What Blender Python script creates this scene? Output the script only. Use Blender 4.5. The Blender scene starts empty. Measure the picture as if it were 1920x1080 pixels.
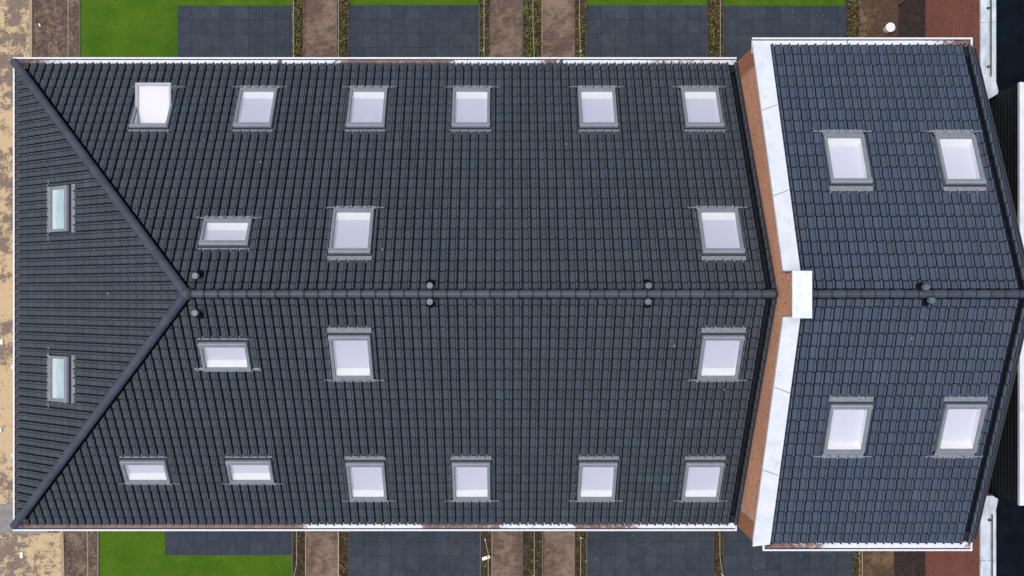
import bpy, math, random
import numpy as np
from mathutils import Vector
random.seed(7)
R = math.radians
C = bpy.context.scene.collection

# ---------------------------------------------------------------- camera
cam_d = bpy.data.cameras.new('camera'); cam = bpy.data.objects.new('camera', cam_d); C.objects.link(cam)
cam.location = (0, 0, 32.5); cam.rotation_euler = (0, 0, 0)
cam_d.sensor_width = 36; cam_d.lens = 36 * 1750 / 1920
cam_d.shift_x = 15 / 1920; cam_d.shift_y = 11 / 1920
cam_d.clip_start = 0.1; cam_d.clip_end = 2000
bpy.context.scene.camera = cam
# ---------------------------------------------------------------- sky, sun, exposure
SUN_EL, SUN_AZ = 74, 185      # azimuth measured counter-clockwise from +X
w = bpy.data.worlds.new('World'); bpy.context.scene.world = w; w.use_nodes = True
wn = w.node_tree; wn.nodes.clear()
sky = wn.nodes.new('ShaderNodeTexSky'); sky.sky_type = 'NISHITA'; sky.sun_disc = False
sky.sun_elevation = R(SUN_EL); sky.sun_rotation = R(90 - SUN_AZ)
sky.air_density = 1.0; sky.dust_density = 3.0; sky.ozone_density = 1.0
hs = wn.nodes.new('ShaderNodeHueSaturation'); hs.inputs['Saturation'].default_value = 0.74
bg = wn.nodes.new('ShaderNodeBackground'); bg.inputs[1].default_value = 0.15
wo = wn.nodes.new('ShaderNodeOutputWorld')
wn.links.new(sky.outputs[0], hs.inputs['Color']); wn.links.new(hs.outputs[0], bg.inputs[0]); wn.links.new(bg.outputs[0], wo.inputs[0])
sl = bpy.data.lights.new('sun', 'SUN'); sl.energy = 1.3; sl.angle = R(45); sl.color = (1, .975, .94)
sun = bpy.data.objects.new('sun', sl); C.objects.link(sun)
sd = Vector((math.cos(R(SUN_EL)) * math.cos(R(SUN_AZ)), math.cos(R(SUN_EL)) * math.sin(R(SUN_AZ)), math.sin(R(SUN_EL))))
sun.rotation_euler = sd.to_track_quat('Z', 'Y').to_euler()
vs = bpy.context.scene.view_settings
vs.view_transform = 'Standard'; vs.look = 'None'; vs.gamma = 1; vs.exposure = 0.22; vs.use_curve_mapping = False

# ---------------------------------------------------------------- materials
def srgb(r, g, b):
    f = lambda c: (c / 255 / 12.92) if c / 255 <= .04045 else ((c / 255 + .055) / 1.055) ** 2.4
    return (f(r), f(g), f(b), 1)
class M:
    """small node helper"""
    def __init__(s, name, rough=.8, spec=.5, metal=0):
        s.m = bpy.data.materials.new(name); s.m.use_nodes = True
        s.t = s.m.node_tree; s.b = s.t.nodes['Principled BSDF']
        s.b.inputs['Roughness'].default_value = rough; s.b.inputs['Specular IOR Level'].default_value = spec
        s.b.inputs['Metallic'].default_value = metal
        s.pos = s.n('ShaderNodeNewGeometry').outputs['Position']
    def n(s, t, **k):
        x = s.t.nodes.new(t)
        for a, v in k.items(): setattr(x, a, v)
        return x
    def l(s, a, b): s.t.links.new(a, b); return b
    def setin(s, nd, i, v):
        if hasattr(v, 'is_linked') or isinstance(v, bpy.types.NodeSocket): s.t.links.new(v, nd.inputs[i])
        else: nd.inputs[i].default_value = v
    def noise(s, scale, detail=4, rough=.55, vec=None, stretch=None):
        v = vec or s.pos
        if stretch:
            mp = s.n('ShaderNodeMapping'); s.l(v, mp.inputs[0]); mp.inputs['Scale'].default_value = stretch; v = mp.outputs[0]
        x = s.n('ShaderNodeTexNoise'); s.l(v, x.inputs['Vector'])
        x.inputs['Scale'].default_value = scale; x.inputs['Detail'].default_value = detail; x.inputs['Roughness'].default_value = rough
        return x.outputs['Fac']
    def ramp(s, fac, stops, interp='LINEAR'):
        x = s.n('ShaderNodeValToRGB'); s.l(fac, x.inputs[0]); e = x.color_ramp.elements
        x.color_ramp.interpolation = interp
        while len(e) > 1: e.remove(e[0])
        e[0].position = stops[0][0]; e[0].color = stops[0][1] if len(stops[0][1]) == 4 else (*stops[0][1], 1)
        for p, c in stops[1:]:
            q = e.new(p); q.color = c if len(c) == 4 else (*c, 1)
        return x.outputs[0]
    def mix(s, fac, a, b, mode='MIX'):
        x = s.n('ShaderNodeMix', data_type='RGBA', blend_type=mode)
        s.setin(x, 0, fac); s.setin(x, 6, a); s.setin(x, 7, b)
        return x.outputs[2]
    def math(s, op, a, b=0, clamp=False):
        x = s.n('ShaderNodeMath', operation=op, use_clamp=clamp); s.setin(x, 0, a); s.setin(x, 1, b); return x.outputs[0]
    def color(s, c): s.setin(s.b, 'Base Color', c); return s
    def bump(s, h, strength=.3, dist=.01):
        x = s.n('ShaderNodeBump'); x.inputs['Strength'].default_value = strength; x.inputs['Distance'].default_value = dist
        s.l(h, x.inputs['Height']); s.l(x.outputs[0], s.b.inputs['Normal']); return s
    def attr(s, name):
        return s.n('ShaderNodeAttribute', attribute_name=name).outputs['Color']
    def swz(s, order, vec=None):
        sp = s.n('ShaderNodeSeparateXYZ'); s.l(vec or s.pos, sp.inputs[0]); cb = s.n('ShaderNodeCombineXYZ')
        for i, o in enumerate(order):
            if o in 'XYZ': s.l(sp.outputs[o], cb.inputs[i])
        return cb.outputs[0]
    def brick(s, vec, c1, c2, mortar, w, h, ms, offset=.5, bias=0):
        x = s.n('ShaderNodeTexBrick'); s.l(vec, x.inputs['Vector']); x.offset = offset
        s.setin(x, 'Color1', c1); s.setin(x, 'Color2', c2); s.setin(x, 'Mortar', mortar)
        x.inputs['Scale'].default_value = 1; x.inputs['Mortar Size'].default_value = ms; x.inputs['Mortar Smooth'].default_value = .1
        x.inputs['Bias'].default_value = bias; x.inputs['Brick Width'].default_value = w; x.inputs['Row Height'].default_value = h
        return x

def tile_mat(name, base, rough=.42, alt=None):
    m = M(name, rough=rough, spec=.3)
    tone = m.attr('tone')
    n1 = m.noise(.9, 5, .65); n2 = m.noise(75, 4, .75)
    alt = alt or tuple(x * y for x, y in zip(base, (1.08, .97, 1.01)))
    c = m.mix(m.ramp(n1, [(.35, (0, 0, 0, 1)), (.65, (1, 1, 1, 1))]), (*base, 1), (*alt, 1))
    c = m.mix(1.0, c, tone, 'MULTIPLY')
    c = m.mix(1.0, c, m.ramp(n2, [(.3, (.6, .6, .6, 1)), (.7, (1.4, 1.4, 1.4, 1))]), 'MULTIPLY')
    m.color(c)
    m.setin(m.b, 'Roughness', m.math('ADD', m.math('MULTIPLY', n2, .25), rough - .12))
    m.bump(n2, .35, .004)
    return m.m
TILE = tile_mat('anthracite_tile', (.047, .060, .074), .46)
TILE_B = tile_mat('sky_sheen_tile', (.056, .076, .106), .44)  # bluer base colour stands in for sky sheen on the right roof
CAPM = tile_mat('anthracite_ridge', (.050, .063, .082), .42)
def plain(name, col, rough=.7, metal=0, var=.15, scale=8, spec=.5, bump=0):
    m = M(name, rough, spec, metal); n = m.noise(scale, 5)
    a = tuple(c * (1 - var) for c in col[:3]); b = tuple(min(1, c * (1 + var)) for c in col[:3])
    m.color(m.ramp(n, [(.3, (*a, 1)), (.7, (*b, 1))]))
    if bump: m.bump(m.noise(60, 4), bump, .004)
    return m.m
DARK = plain('dark_underlay', (.012, .012, .014), .9)
CLAD = plain('grey_cladding', (.20, .225, .25), .38, 0, .10, 5)
CLAD_L = plain('light_cladding', (.34, .35, .41), .4, 0, .06, 5)
CLAD_M = plain('vent_grey', (.10, .12, .145), .4, 0, .1)
CLAD_D = plain('dark_cladding', (.04, .045, .052), .45, 0, .1)
LEAD = plain('lead', (.225, .24, .265), .62, 0, .3, 22, bump=.3)
WHITE_IN = plain('white_lining', (.94, .95, .95), .7, 0, .015)
SASHB = plain('sash_blind_white', (.655, .655, .70), .75, 0, .02, 2)
LAV = plain('pale_blind', (.73, .725, .83), .75, 0, .02, 2)
def tealmat():
    m = M('frosted_teal', .6)
    n = m.noise(14, 4, .6, stretch=(1, .12, 1))
    m.color(m.ramp(n, [(.3, srgb(158, 184, 192)), (.7, srgb(198, 218, 222))])); return m.m
TEAL = tealmat()
def glassmat():
    m = M('window_glass'); t = m.t; t.nodes.remove(m.b)
    tr = t.nodes.new('ShaderNodeBsdfTransparent'); tr.inputs[0].default_value = (.97, .98, .98, 1)
    gl = t.nodes.new('ShaderNodeBsdfGlossy'); gl.inputs['Roughness'].default_value = .03
    fr = t.nodes.new('ShaderNodeFresnel'); fr.inputs[0].default_value = 1.5
    mx = t.nodes.new('ShaderNodeMixShader'); t.links.new(fr.outputs[0], mx.inputs[0]); t.links.new(tr.outputs[0], mx.inputs[1]); t.links.new(gl.outputs[0], mx.inputs[2])
    t.links.new(mx.outputs[0], t.nodes['Material Output'].inputs[0]); return m.m
GLASS = glassmat()
def zincwhite():
    m = M('white_coping', .5)
    n = m.noise(2.2, 5, .65); d = m.noise(4.5, 7, .72)
    c = m.ramp(n, [(.3, (.66, .69, .73, 1)), (.6, (.76, .78, .81, 1))])
    c = m.mix(m.ramp(d, [(.52, (0, 0, 0, 1)), (.70, (.55, .55, .55, 1))]), c, (.50, .52, .55, 1))
    m.color(c); return m.m
COPING = zincwhite()
def zincgrey():
    m = M('weathered_zinc', .45)
    n = m.noise(1.6, 6, .7, stretch=(2.5, 1, 1))
    m.color(m.ramp(n, [(.3, (.36, .42, .47, 1)), (.55, (.60, .65, .70, 1)), (.75, (.74, .77, .81, 1))])); return m.m
ZINC = zincgrey()
GUTRIM = plain('white_gutter_rim', (.74, .76, .80), .45, 0, .05)
def gutter_floor(name, stops, x0, x1):
    """white sheet with rusty leaf stains along the run"""
    m = M(name, .55)
    wob = m.noise(1.7, 5, .7); fine = m.noise(11, 6, .75)
    sp = m.n('ShaderNodeSeparateXYZ'); m.l(m.pos, sp.inputs[0])
    x = m.math('ADD', sp.outputs['X'], m.math('MULTIPLY', m.math('SUBTRACT', wob, .5), 1.2))
    f = m.math('DIVIDE', m.math('SUBTRACT', x, x0), x1 - x0, True)
    dirt = m.ramp(f, [((p - x0) / (x1 - x0), (v, v, v, 1)) for p, v in stops])
    k = m.math('ADD', dirt, m.math('MULTIPLY', m.math('SUBTRACT', fine, .5), 1.5))
    k = m.ramp(k, [(.38, (0, 0, 0, 1)), (.62, (1, 1, 1, 1))])
    brown = m.ramp(m.noise(5, 6, .75), [(.35, srgb(84, 62, 62)), (.55, srgb(128, 96, 92)), (.75, srgb(170, 132, 100))])
    c = m.mix(k, m.ramp(fine, [(.3, (.66, .68, .72, 1)), (.6, (.82, .84, .88, 1))]), brown)
    m.color(c); return m.m
GUT_N = gutter_floor('gutter_floor_north', [(-13.5, .85), (-12.6, .6), (-12, .15), (-5.0, .1), (-4.2, .85), (-1.6, .75), (-1.1, .1), (.8, .3), (1.4, .8), (1.6, .1), (3.2, .12), (4.2, .5), (6.4, .35)], -13.6, 6.5)
GUT_S = gutter_floor('gutter_floor_south', [(-13.5, .95), (-5.8, .85), (-5.2, .2), (-2.5, .05), (-2.2, .75), (-.2, .65), (.1, .1), (1.9, .15), (2.1, .7), (3.6, .6), (4.0, .12), (6.4, .15)], -13.6, 6.5)
GUT_R = gutter_floor('gutter_floor_right', [(6.4, .1), (9, .1), (11.0, .3), (11.6, .7), (12.2, .9)], 6.4, 12.3)
GUT_R2 = gutter_floor('gutter_floor_right_south', [(6.4, .95), (7.3, .75), (8.3, .5), (9.2, .1), (11.3, .15), (12.2, .5)], 6.4, 12.3)

def brickwall(name, order, c1, c2, mort, dark=.10, damp=False):
    m = M(name, .85)
    v = m.swz(order)
    b = m.brick(v, c1, c2, mort, .22, .0625, .011)
    sp = m.noise(16, 3, .6, vec=v, stretch=(1, .6, 1))
    c = m.mix(m.ramp(sp, [(.37, (.85, .85, .85, 1)), (.46, (0, 0, 0, 1))]), b.outputs['Color'], (dark * .7, dark * .45, dark * .4, 1))
    c = m.mix(m.ramp(m.noise(1.2, 4), [(.35, (0, 0, 0, 1)), (.7, (.35, .35, .35, 1))]), c, tuple(min(1, x * 1.25) for x in c2[:3]) + (1,))
    if damp:   # damp courses by the eaves
        z_ = m.n('ShaderNodeSeparateXYZ'); m.l(m.pos, z_.inputs[0])
        k = m.math('ADD', m.math('ABSOLUTE', z_.outputs['Y']), m.math('MULTIPLY', m.noise(7, 4), .12))
        c = m.mix(1, c, m.ramp(m.math('MULTIPLY', k, .1), [(.588, (1, 1, 1, 1)), (.596, (.62, .50, .44, 1))]), 'MULTIPLY')
    m.color(c); m.bump(b.outputs['Fac'], .4, -.006); return m.m
BR_O = brickwall('orange_brick', 'YZ0', (.66, .27, .135, 1), (.74, .34, .18, 1), (.58, .34, .22, 1), damp=True)
BR_OX = brickwall('orange_brick_long_wall', 'XZ0', (.66, .27, .135, 1), (.74, .34, .18, 1), (.58, .34, .22, 1))
BR_R = brickwall('red_brick', 'YZ0', (.34, .11, .075, 1), (.42, .15, .10, 1), (.28, .13, .10, 1), .05)

def tiles_ground(name, size=.492):
    m = M(name, .85, .3)
    tc = m.n('ShaderNodeTexCoord').outputs['Object']
    b = m.brick(tc, (.031, .042, .057, 1), (.040, .052, .069, 1), (.017, .023, .032, 1), size, size, .010, offset=0)
    n = m.noise(3.2, 6, .65); f = m.noise(70, 3, .7); big = m.noise(.45, 3)
    c = m.mix(1, b.outputs['Color'], m.ramp(n, [(.3, (.82, .82, .82, 1)), (.72, (1.3, 1.3, 1.3, 1))]), 'MULTIPLY')
    c = m.mix(1, c, m.ramp(big, [(.3, (.85, .85, .9, 1)), (.7, (1.2, 1.15, 1.1, 1))]), 'MULTIPLY')
    c = m.mix(1, c, m.ramp(f, [(.3, (.75, .75, .75, 1)), (.7, (1.25, 1.25, 1.25, 1))]), 'MULTIPLY')
    sc = m.noise(7, 5, .8, stretch=(1, 3, 1))
    c = m.mix(m.ramp(sc, [(.66, (0, 0, 0, 1)), (.78, (.25, .25, .25, 1))]), c, (.20, .22, .24, 1))
    m.color(c); m.bump(f, .3, .003); return m.m
SLAB = tiles_ground('blue_grey_slabs')
def turf():
    m = M('turf', .9, .2)
    a = m.noise(85, 4, .8); b = m.noise(1.1, 5, .6); cc = m.noise(16, 6, .8)
    c = m.ramp(a, [(.25, srgb(42, 82, 6)), (.5, srgb(74, 120, 20)), (.78, srgb(116, 158, 46))])
    c = m.mix(1, c, m.ramp(b, [(.32, (.72, .84, .6, 1)), (.68, (1.22, 1.1, 1.3, 1))]), 'MULTIPLY')
    c = m.mix(1, c, m.ramp(cc, [(.32, (.68, .76, .7, 1)), (.68, (1.3, 1.22, 1.25, 1))]), 'MULTIPLY')
    m.color(m.mix(1, c, (.86, .73, .60, 1), 'MULTIPLY')); m.bump(a, .6, .02); return m.m
TURF = turf()
def soil(name, cols, patch=None):
    m = M(name, .95, .2)
    a = m.noise(6, 8, .78); b = m.noise(2.6, 6, .7, stretch=(1, .7, 1))
    c = m.ramp(a, [(.3, cols[0]), (.5, cols[1]), (.72, cols[2])])
    if patch: c = m.mix(m.ramp(b, [(.50, (0, 0, 0, 1)), (.58, (.85, .85, .85, 1))]), c, patch)
    f = m.noise(60, 4, .8)
    c = m.mix(1, c, m.ramp(f, [(.3, (.65, .65, .65, 1)), (.7, (1.3, 1.3, 1.3, 1))]), 'MULTIPLY')
    m.color(c); m.bump(m.noise(14, 8, .75), .9, .05); return m.m
DIRT = soil('bare_earth', [srgb(62, 50, 44), srgb(98, 82, 72), srgb(142, 122, 104)], srgb(140, 118, 100))
BED = soil('dark_bed_soil', [srgb(34, 28, 20), srgb(66, 56, 40), srgb(104, 90, 66)])
DARKSOIL = soil('dark_damp_soil', [srgb(38, 32, 31), srgb(58, 50, 48), srgb(80, 70, 66)])
def paver(name, c1, c2, mort, sand, lo, hi, rot=False, wd=.2, ht=.072, blot=2.2):
    m = M(name, .9, .3)
    v = m.swz('YX0') if rot else m.pos
    b = m.brick(v, c1, c2, mort, wd, ht, .010)
    n = m.noise(.55, 6, .62); n2 = m.noise(blot, 8, .8); n3 = m.noise(9, 6, .85)
    k = m.math('ADD', m.math('MULTIPLY', n, .45), m.math('ADD', m.math('MULTIPLY', n2, .35), m.math('MULTIPLY', n3, .2)))
    k = m.math('ADD', k, m.math('MULTIPLY', m.math('SUBTRACT', b.outputs['Fac'], .5), .02))
    k = m.ramp(k, [(lo, (0, 0, 0, 1)), (hi, (1, 1, 1, 1))])
    sc = m.ramp(m.noise(22, 5, .75), [(.3, tuple(x * .8 for x in sand[:3]) + (1,)), (.7, tuple(min(1, x * 1.15) for x in sand[:3]) + (1,))])
    bc = m.mix(m.ramp(m.noise(8, 5, .8), [(.4, (0, 0, 0, 1)), (.62, (.75, .75, .75, 1))]), b.outputs['Color'], mort)
    c = m.mix(k, bc, sc)
    m.color(c); m.bump(m.noise(40, 5, .7), .4, .008); return m.m
SANDY = paver('sanded_pavers', srgb(118, 104, 94), srgb(136, 122, 108), srgb(122, 106, 92), srgb(196, 172, 134), .47, .505)
PATHM = paver('brown_brick_path', srgb(104, 86, 76), srgb(124, 104, 92), srgb(82, 66, 58), srgb(134, 116, 100), .47, .56)
PATHY = paver('stained_brick_path', srgb(84, 66, 50), srgb(104, 84, 66), srgb(64, 50, 40), srgb(128, 106, 76), .49, .60)
GREYP = plain('grey_pavement', srgb(134, 130, 126)[:3], .9, 0, .2, 4, bump=.3)
KERB = plain('pale_kerb', srgb(160, 142, 118)[:3], .9, 0, .18, 10, bump=.3)
EDGE = plain('edging_stone', srgb(118, 110, 100)[:3], .9, 0, .25, 14)
GROUND = soil('surrounding_earth', [srgb(62, 50, 40), srgb(90, 76, 62), srgb(120, 104, 86)])
ROOFD = plain('bitumen_roof', (.004, .0075, .013), 1, 0, .35, 3, spec=.08, bump=.3)
STRING = plain('pale_cord', srgb(188, 180, 160)[:3], .8)
STEELG = plain('grey_steel', (.16, .17, .18), .5)
VENT_BLACK = plain('vent_black_and_shade', (.006, .006, .007), .95, spec=.1)  # black of the vent pipes, also paints the shade round their feet
BLACK = plain('black_rod', (.02, .02, .024), .5)
WHITEP = plain('white_plastic', (.86, .86, .83), .45, 0, .03)
GREENP = plain('green_print', (.05, .22, .13), .6)
def leafmat():
    m = M('leaf', .6, .3); m.color(m.attr('tone')); return m.m
LEAF = leafmat()

# ---------------------------------------------------------------- mesh building
class MB:
    def __init__(s): s.v = []; s.f = []; s.t = []
    def face(s, pts, tone=(1, 1, 1)):
        i = len(s.v); s.v.extend(pts); s.f.append(tuple(range(i, i + len(pts)))); s.t.append(tone)
    def box(s, x0, x1, y0, y1, z0, z1, tone=(1, 1, 1)):
        P = [(x, y, z) for z in (z0, z1) for x, y in ((x0, y0), (x1, y0), (x1, y1), (x0, y1))]
        i = len(s.v); s.v += P
        for q in ((0, 3, 2, 1), (4, 5, 6, 7), (0, 1, 5, 4), (1, 2, 6, 5), (2, 3, 7, 6), (3, 0, 4, 7)):
            s.f.append(tuple(i + k for k in q)); s.t.append(tone)
    def tube(s, pts, r, seg=8, cap=True, tone=(1, 1, 1)):
        pts = [Vector(p) for p in pts]; rs = r if isinstance(r, (list, tuple)) else [r] * len(pts)
        base = len(s.v)
        for k, p in enumerate(pts):
            d = (pts[min(k + 1, len(pts) - 1)] - pts[max(k - 1, 0)]).normalized()
            a = d.orthogonal().normalized(); b = d.cross(a)
            if abs(d.z) > .9: a = Vector((1, 0, 0)); b = d.cross(a)
            for j in range(seg):
                t = 2 * math.pi * j / seg; q = p + (a * math.cos(t) + b * math.sin(t)) * rs[k]; s.v.append(tuple(q))
        for k in range(len(pts) - 1):
            for j in range(seg):
                s.f.append((base + k * seg + j, base + k * seg + (j + 1) % seg, base + (k + 1) * seg + (j + 1) % seg, base + (k + 1) * seg + j)); s.t.append(tone)
        if cap:
            s.f.append(tuple(base + j for j in reversed(range(seg)))); s.t.append(tone)
            s.f.append(tuple(base + (len(pts) - 1) * seg + j for j in range(seg))); s.t.append(tone)
    def build(s, name, mat, parent=None, smooth=False, bevel=0):
        o0 = Vector((0, 0, 0))
        if parent is not None:
            p = parent
            while p: o0 += p.location; p = p.parent
        me = bpy.data.meshes.new(name)
        v = np.array(s.v, dtype=np.float32) - np.array(o0, dtype=np.float32)
        me.from_pydata([tuple(x) for x in v.tolist()], [], s.f)
        ca = me.color_attributes.new('tone', 'FLOAT_COLOR', 'CORNER')
        cnt = np.array([len(f) for f in s.f]); arr = np.repeat(np.array([(*t, 1) for t in s.t], dtype=np.float32), cnt, axis=0)
        ca.data.foreach_set('color', arr.ravel())
        me.materials.append(mat)
        if smooth: me.polygons.foreach_set('use_smooth', [True] * len(me.polygons))
        me.update()
        o = bpy.data.objects.new(name, me); C.objects.link(o)
        if parent is not None: o.parent = parent
        if bevel:
            b = o.modifiers.new('bevel', 'BEVEL'); b.width = bevel; b.segments = 2; b.limit_method = 'ANGLE'
        return o
def tag(o, label=None, cat=None, group=None, kind=None):
    for k, v in (('label', label), ('category', cat), ('group', group), ('kind', kind)):
        if v: o[k] = v
    return o
def empty(name, loc):
    o = bpy.data.objects.new(name, None); o.location = loc; o.empty_display_size = .3; C.objects.link(o); return o

# ---------------------------------------------------------------- ground and paving (structure)
def sheet(name, x0, x1, y0, y1, z, mat, origin=None, kind='structure'):
    ox, oy = origin or (0, 0)
    me = bpy.data.meshes.new(name)
    me.from_pydata([(x0 - ox, y0 - oy, 0), (x1 - ox, y0 - oy, 0), (x1 - ox, y1 - oy, 0), (x0 - ox, y1 - oy, 0)], [], [(0, 1, 2, 3)])
    me.materials.append(mat); o = bpy.data.objects.new(name, me); o.location = (ox, oy, z); C.objects.link(o)
    o['kind'] = kind; return o
G = 53.85
gx = lambda p: (p - 945) / G
gy = lambda p: (551 - p) / G
FAR = 24
sheet('ground', -400, 400, -400, 400, 0, GROUND)
sheet('sandy_pavement', -30, gx(61), gy(108) - .6, FAR, .012, SANDY)
sheet('sandy_pavement', -30, gx(30), gy(998), gy(108) - .6, .008, SANDY)
sheet('sandy_pavement', -30, gx(119), -FAR, gy(998), .012, SANDY)
sheet('pavement', -30, gx(90), gy(1000), gy(945), .020, GREYP)
sheet('earth_bed', gx(62), gx(151), 5.5, FAR, .010, DIRT)
sheet('earth_bed', gx(120), gx(186), -FAR, -5.5, .010, DIRT)
for (x0, x1, y0, y1) in ((gx(56.5), gx(62), 5.5, FAR),):
    b = MB(); b.box(x0, x1, y0, y1, -.1, .07); tag(b.build('kerb', KERB), kind='structure')
b = MB()   # the lower kerb runs slightly askew
i = [(gx(114), -8), (gx(120), -8), (gx(127), -13), (gx(121), -13)]
b.face([(x, y, .07) for x, y in i][::-1]); b.face([(*i[0], .07), (*i[3], .07), (*i[3], -.1), (*i[0], -.1)]); b.face([(*i[1], -.1), (*i[2], -.1), (*i[2], .07), (*i[1], .07)])
tag(b.build('kerb', KERB), kind='structure')
b = MB(); b.box(gx(183), gx(186), -FAR, -6, -.05, .05); tag(b.build('kerb', EDGE), kind='structure')
b = MB(); b.box(gx(149), gx(151), 6, FAR, -.05, .04); tag(b.build('kerb', CLAD_D), kind='structure')
# lawns, patios
for (x0, x1, yt, yb) in ((151, 548, -300, 11), (151, 333.5, 10.5, 230), (655, 897, -300, 10), (1100.5, 1325, -300, 10.5), (1357, 1584, -300, 11)):
    sheet('lawn', gx(x0), gx(x1), gy(yb), gy(yt), .016 if yb == 230 else .018, TURF)
for (x0, x1, yt, yb) in ((186.5, 310, 860, 1500), (309, 548, 1040, 1500)):
    sheet('lawn', gx(x0), gx(x1), gy(yb), gy(yt), .016 if x0 < 200 else .018, TURF)
S26 = .492 * G
for (x0, x1, y0, up) in ((333.5, 548, 11, 0), (655, 898, 10, 0), (1100.5, 1326, 10.5, 0), (1357, 1585, 11, 0)):
    sheet('patio', gx(x0), gx(x1), gy(y0 + 230), gy(y0), .022, SLAB, origin=(gx(x0) , gy(y0) - .492 * 20))
for (x0, x1, y0, y1) in ((310, 547, 800, 1040.5), (655, 901, 800, 1500), (1100, 1337, 800, 1500), (1357, 1597, 800, 1500)):
    sheet('patio', gx(x0), gx(x1), gy(y1), gy(y0), .022, SLAB, origin=(gx(x0), gy(1040.5 if x0 == 310 else 1016 if x0 == 655 else 1015)))
# garden paths
for (x0, x1, mat) in ((570, 632, PATHM), (918, 980, PATHM), (1015, 1078, PATHM), (1613, 1684, PATHY)):
    sheet('path', gx(x0), gx(x1), 6, FAR, .018, mat)
for (x0, x1, mat) in ((574, 634, PATHM), (922, 979, PATHM), (1020, 1078, PATHM), (1612, 1676, PATHY)):
    sheet('path', gx(x0), gx(x1), -FAR, -6, .018, mat)
sheet('earth_bed', gx(1684), gx(1736), 6, FAR, .014, DARKSOIL); sheet('earth_bed', gx(1676), gx(1736), -FAR, -6, .014, DARKSOIL)
# thin edging stones along the paths
def edging(xs, north):
    for x, wd, mt in xs:
        b = MB(); b.box(gx(x - wd / 2), gx(x + wd / 2), 6 if north else -FAR, FAR if north else -6, -.05, .045)
        tag(b.build('path_edging', mt), kind='structure')
edging([(569.5, 1.6, EDGE), (631, 1.6, EDGE), (917.5, 1.6, CLAD_D), (980, 2, CLAD_D), (1016, 1.4, KERB), (1612, 1.6, EDGE), (654, 1.4, CLAD_D), (1099, 1.4, CLAD_D), (548.6, 1.6, CLAD_D), (898.5, 1.8, CLAD_D), (1325.8, 1.4, CLAD_D), (1356, 1.4, CLAD_D), (1585.5, 1.2, CLAD_D)], True)
edging([(573.5, 1.8, KERB), (634.5, 2, KERB), (922.5, 1.6, KERB), (979.5, 2, CLAD_D), (1017.5, 1.8, EDGE), (1077, 1.2, EDGE), (1611, 1.6, KERB), (1616, 1.6, KERB), (548.6, 1.6, CLAD_D), (654.5, 1.2, CLAD_D), (901, 1.8, CLAD_D), (1100, 1.2, EDGE), (1337, 1.4, CLAD_D), (1356, 1.4, CLAD_D), (1597.5, 1.4, CLAD_D)], False)
# soil beds
beds_n = [(548, 570), (632, 655), (898, 918), (980, 1015), (1078, 1100), (1326, 1356), (1585, 1612)]
beds_s = [(548, 574), (634, 655), (901, 922), (980, 1019), (1078, 1100), (1337, 1356), (1597, 1612)]
for x0, x1 in beds_n: sheet('soil_bed', gx(x0), gx(x1), 6, FAR, .014, BED)
for x0, x1 in beds_s: sheet('soil_bed', gx(x0), gx(x1), -FAR, -6, .014, BED)

# ---------------------------------------------------------------- young hedges and cords
PAL = [srgb(92, 96, 44), srgb(120, 118, 62), srgb(70, 80, 30), srgb(100, 84, 52), srgb(140, 124, 80), srgb(54, 60, 26), srgb(84, 66, 44), srgb(150, 160, 84), srgb(112, 92, 60)]
def hedge(x0, x1, y0, y1, n, green, label, h=.22):
    rnd = random.Random(int(x0 * 100) + int(y0)); b = MB()
    clumps = [(rnd.uniform(x0 + .03, x1 - .03), rnd.uniform(y0, y1), rnd.uniform(.05, .16), rnd.random()) for _ in range(int(n / 22))]
    for cx, cy, rad, q in clumps:
        b.tube([(cx, cy, .01), (cx + rnd.uniform(-.03, .03), cy + rnd.uniform(-.03, .03), h * rnd.uniform(.5, 1))], [.006, .003], 4, tone=(.07, .05, .03))
        for _ in range(22):
            a = rnd.uniform(0, 6.283); rr = rad * math.sqrt(rnd.random()); x = min(max(cx + rr * math.cos(a), x0), x1); y = cy + rr * math.sin(a)
            z = .02 + h * rnd.random() * (1 - rr / .2 * .5)
            l = rnd.uniform(.014, .042); wd = l * rnd.uniform(.3, .6); t = rnd.uniform(0, 6.283); el = rnd.uniform(-.5, .9)
            d = Vector((math.cos(t) * math.cos(el), math.sin(t) * math.cos(el), math.sin(el))); s_ = Vector((-math.sin(t), math.cos(t), rnd.uniform(-.4, .4))) * wd
            p = Vector((x, y, z))
            col = PAL[rnd.choice((0, 1, 2, 7, 5) if rnd.random() < green * (.4 + q) else (3, 4, 5, 6, 8))]
            k = rnd.uniform(.6, 1.15)
            b.face([tuple(p), tuple(p + d * l + s_), tuple(p + d * 2 * l), tuple(p + d * l - s_)], tuple(c * k for c in col[:3]))
    tag(b.build('hedge', LEAF), label, 'hedge', 'young hedges planted in strips between the gardens')
NB = ['low green hedge strip above the roof, left of the lone brown brick path',
      'low hedge strip above the roof between brown brick path and wide slab patio',
      'narrow hedge strip above the roof, directly right of the wide slab patio and lawn',
      'wide bushy hedge strip above the roof between two brown brick paths',
      'hedge strip above the roof right of the second paired brick path, before the patio',
      'hedge strip above the roof between two blue grey slab patios',
      'scruffy hedge strip above the right house, beside the stained path with the white bucket']
SB = ['sparse hedge strip below the roof between small slab patio and lone brown brick path',
      'sparse hedge strip below the roof, right of the lone brown brick path',
      'sparse hedge strip below the roof with the white and green tag on its cord',
      'wide sparse hedge strip below the roof between two brown brick paths',
      'hedge strip below the roof between the right brick path and blue grey slabs',
      'thin hedge strip below the roof between two blue grey slab patios',
      'rough hedge strip below the right house beside pale kerbs and stained path']
for k, (x0, x1) in enumerate(beds_n):
    big = (x1 - x0) / 22
    hedge(gx(x0) + .04, gx(x1) - .04, 7.4, 12.5, int(2600 * big), (.5, .35, .6, .75, .35, .45, .3)[k], NB[k])
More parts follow.
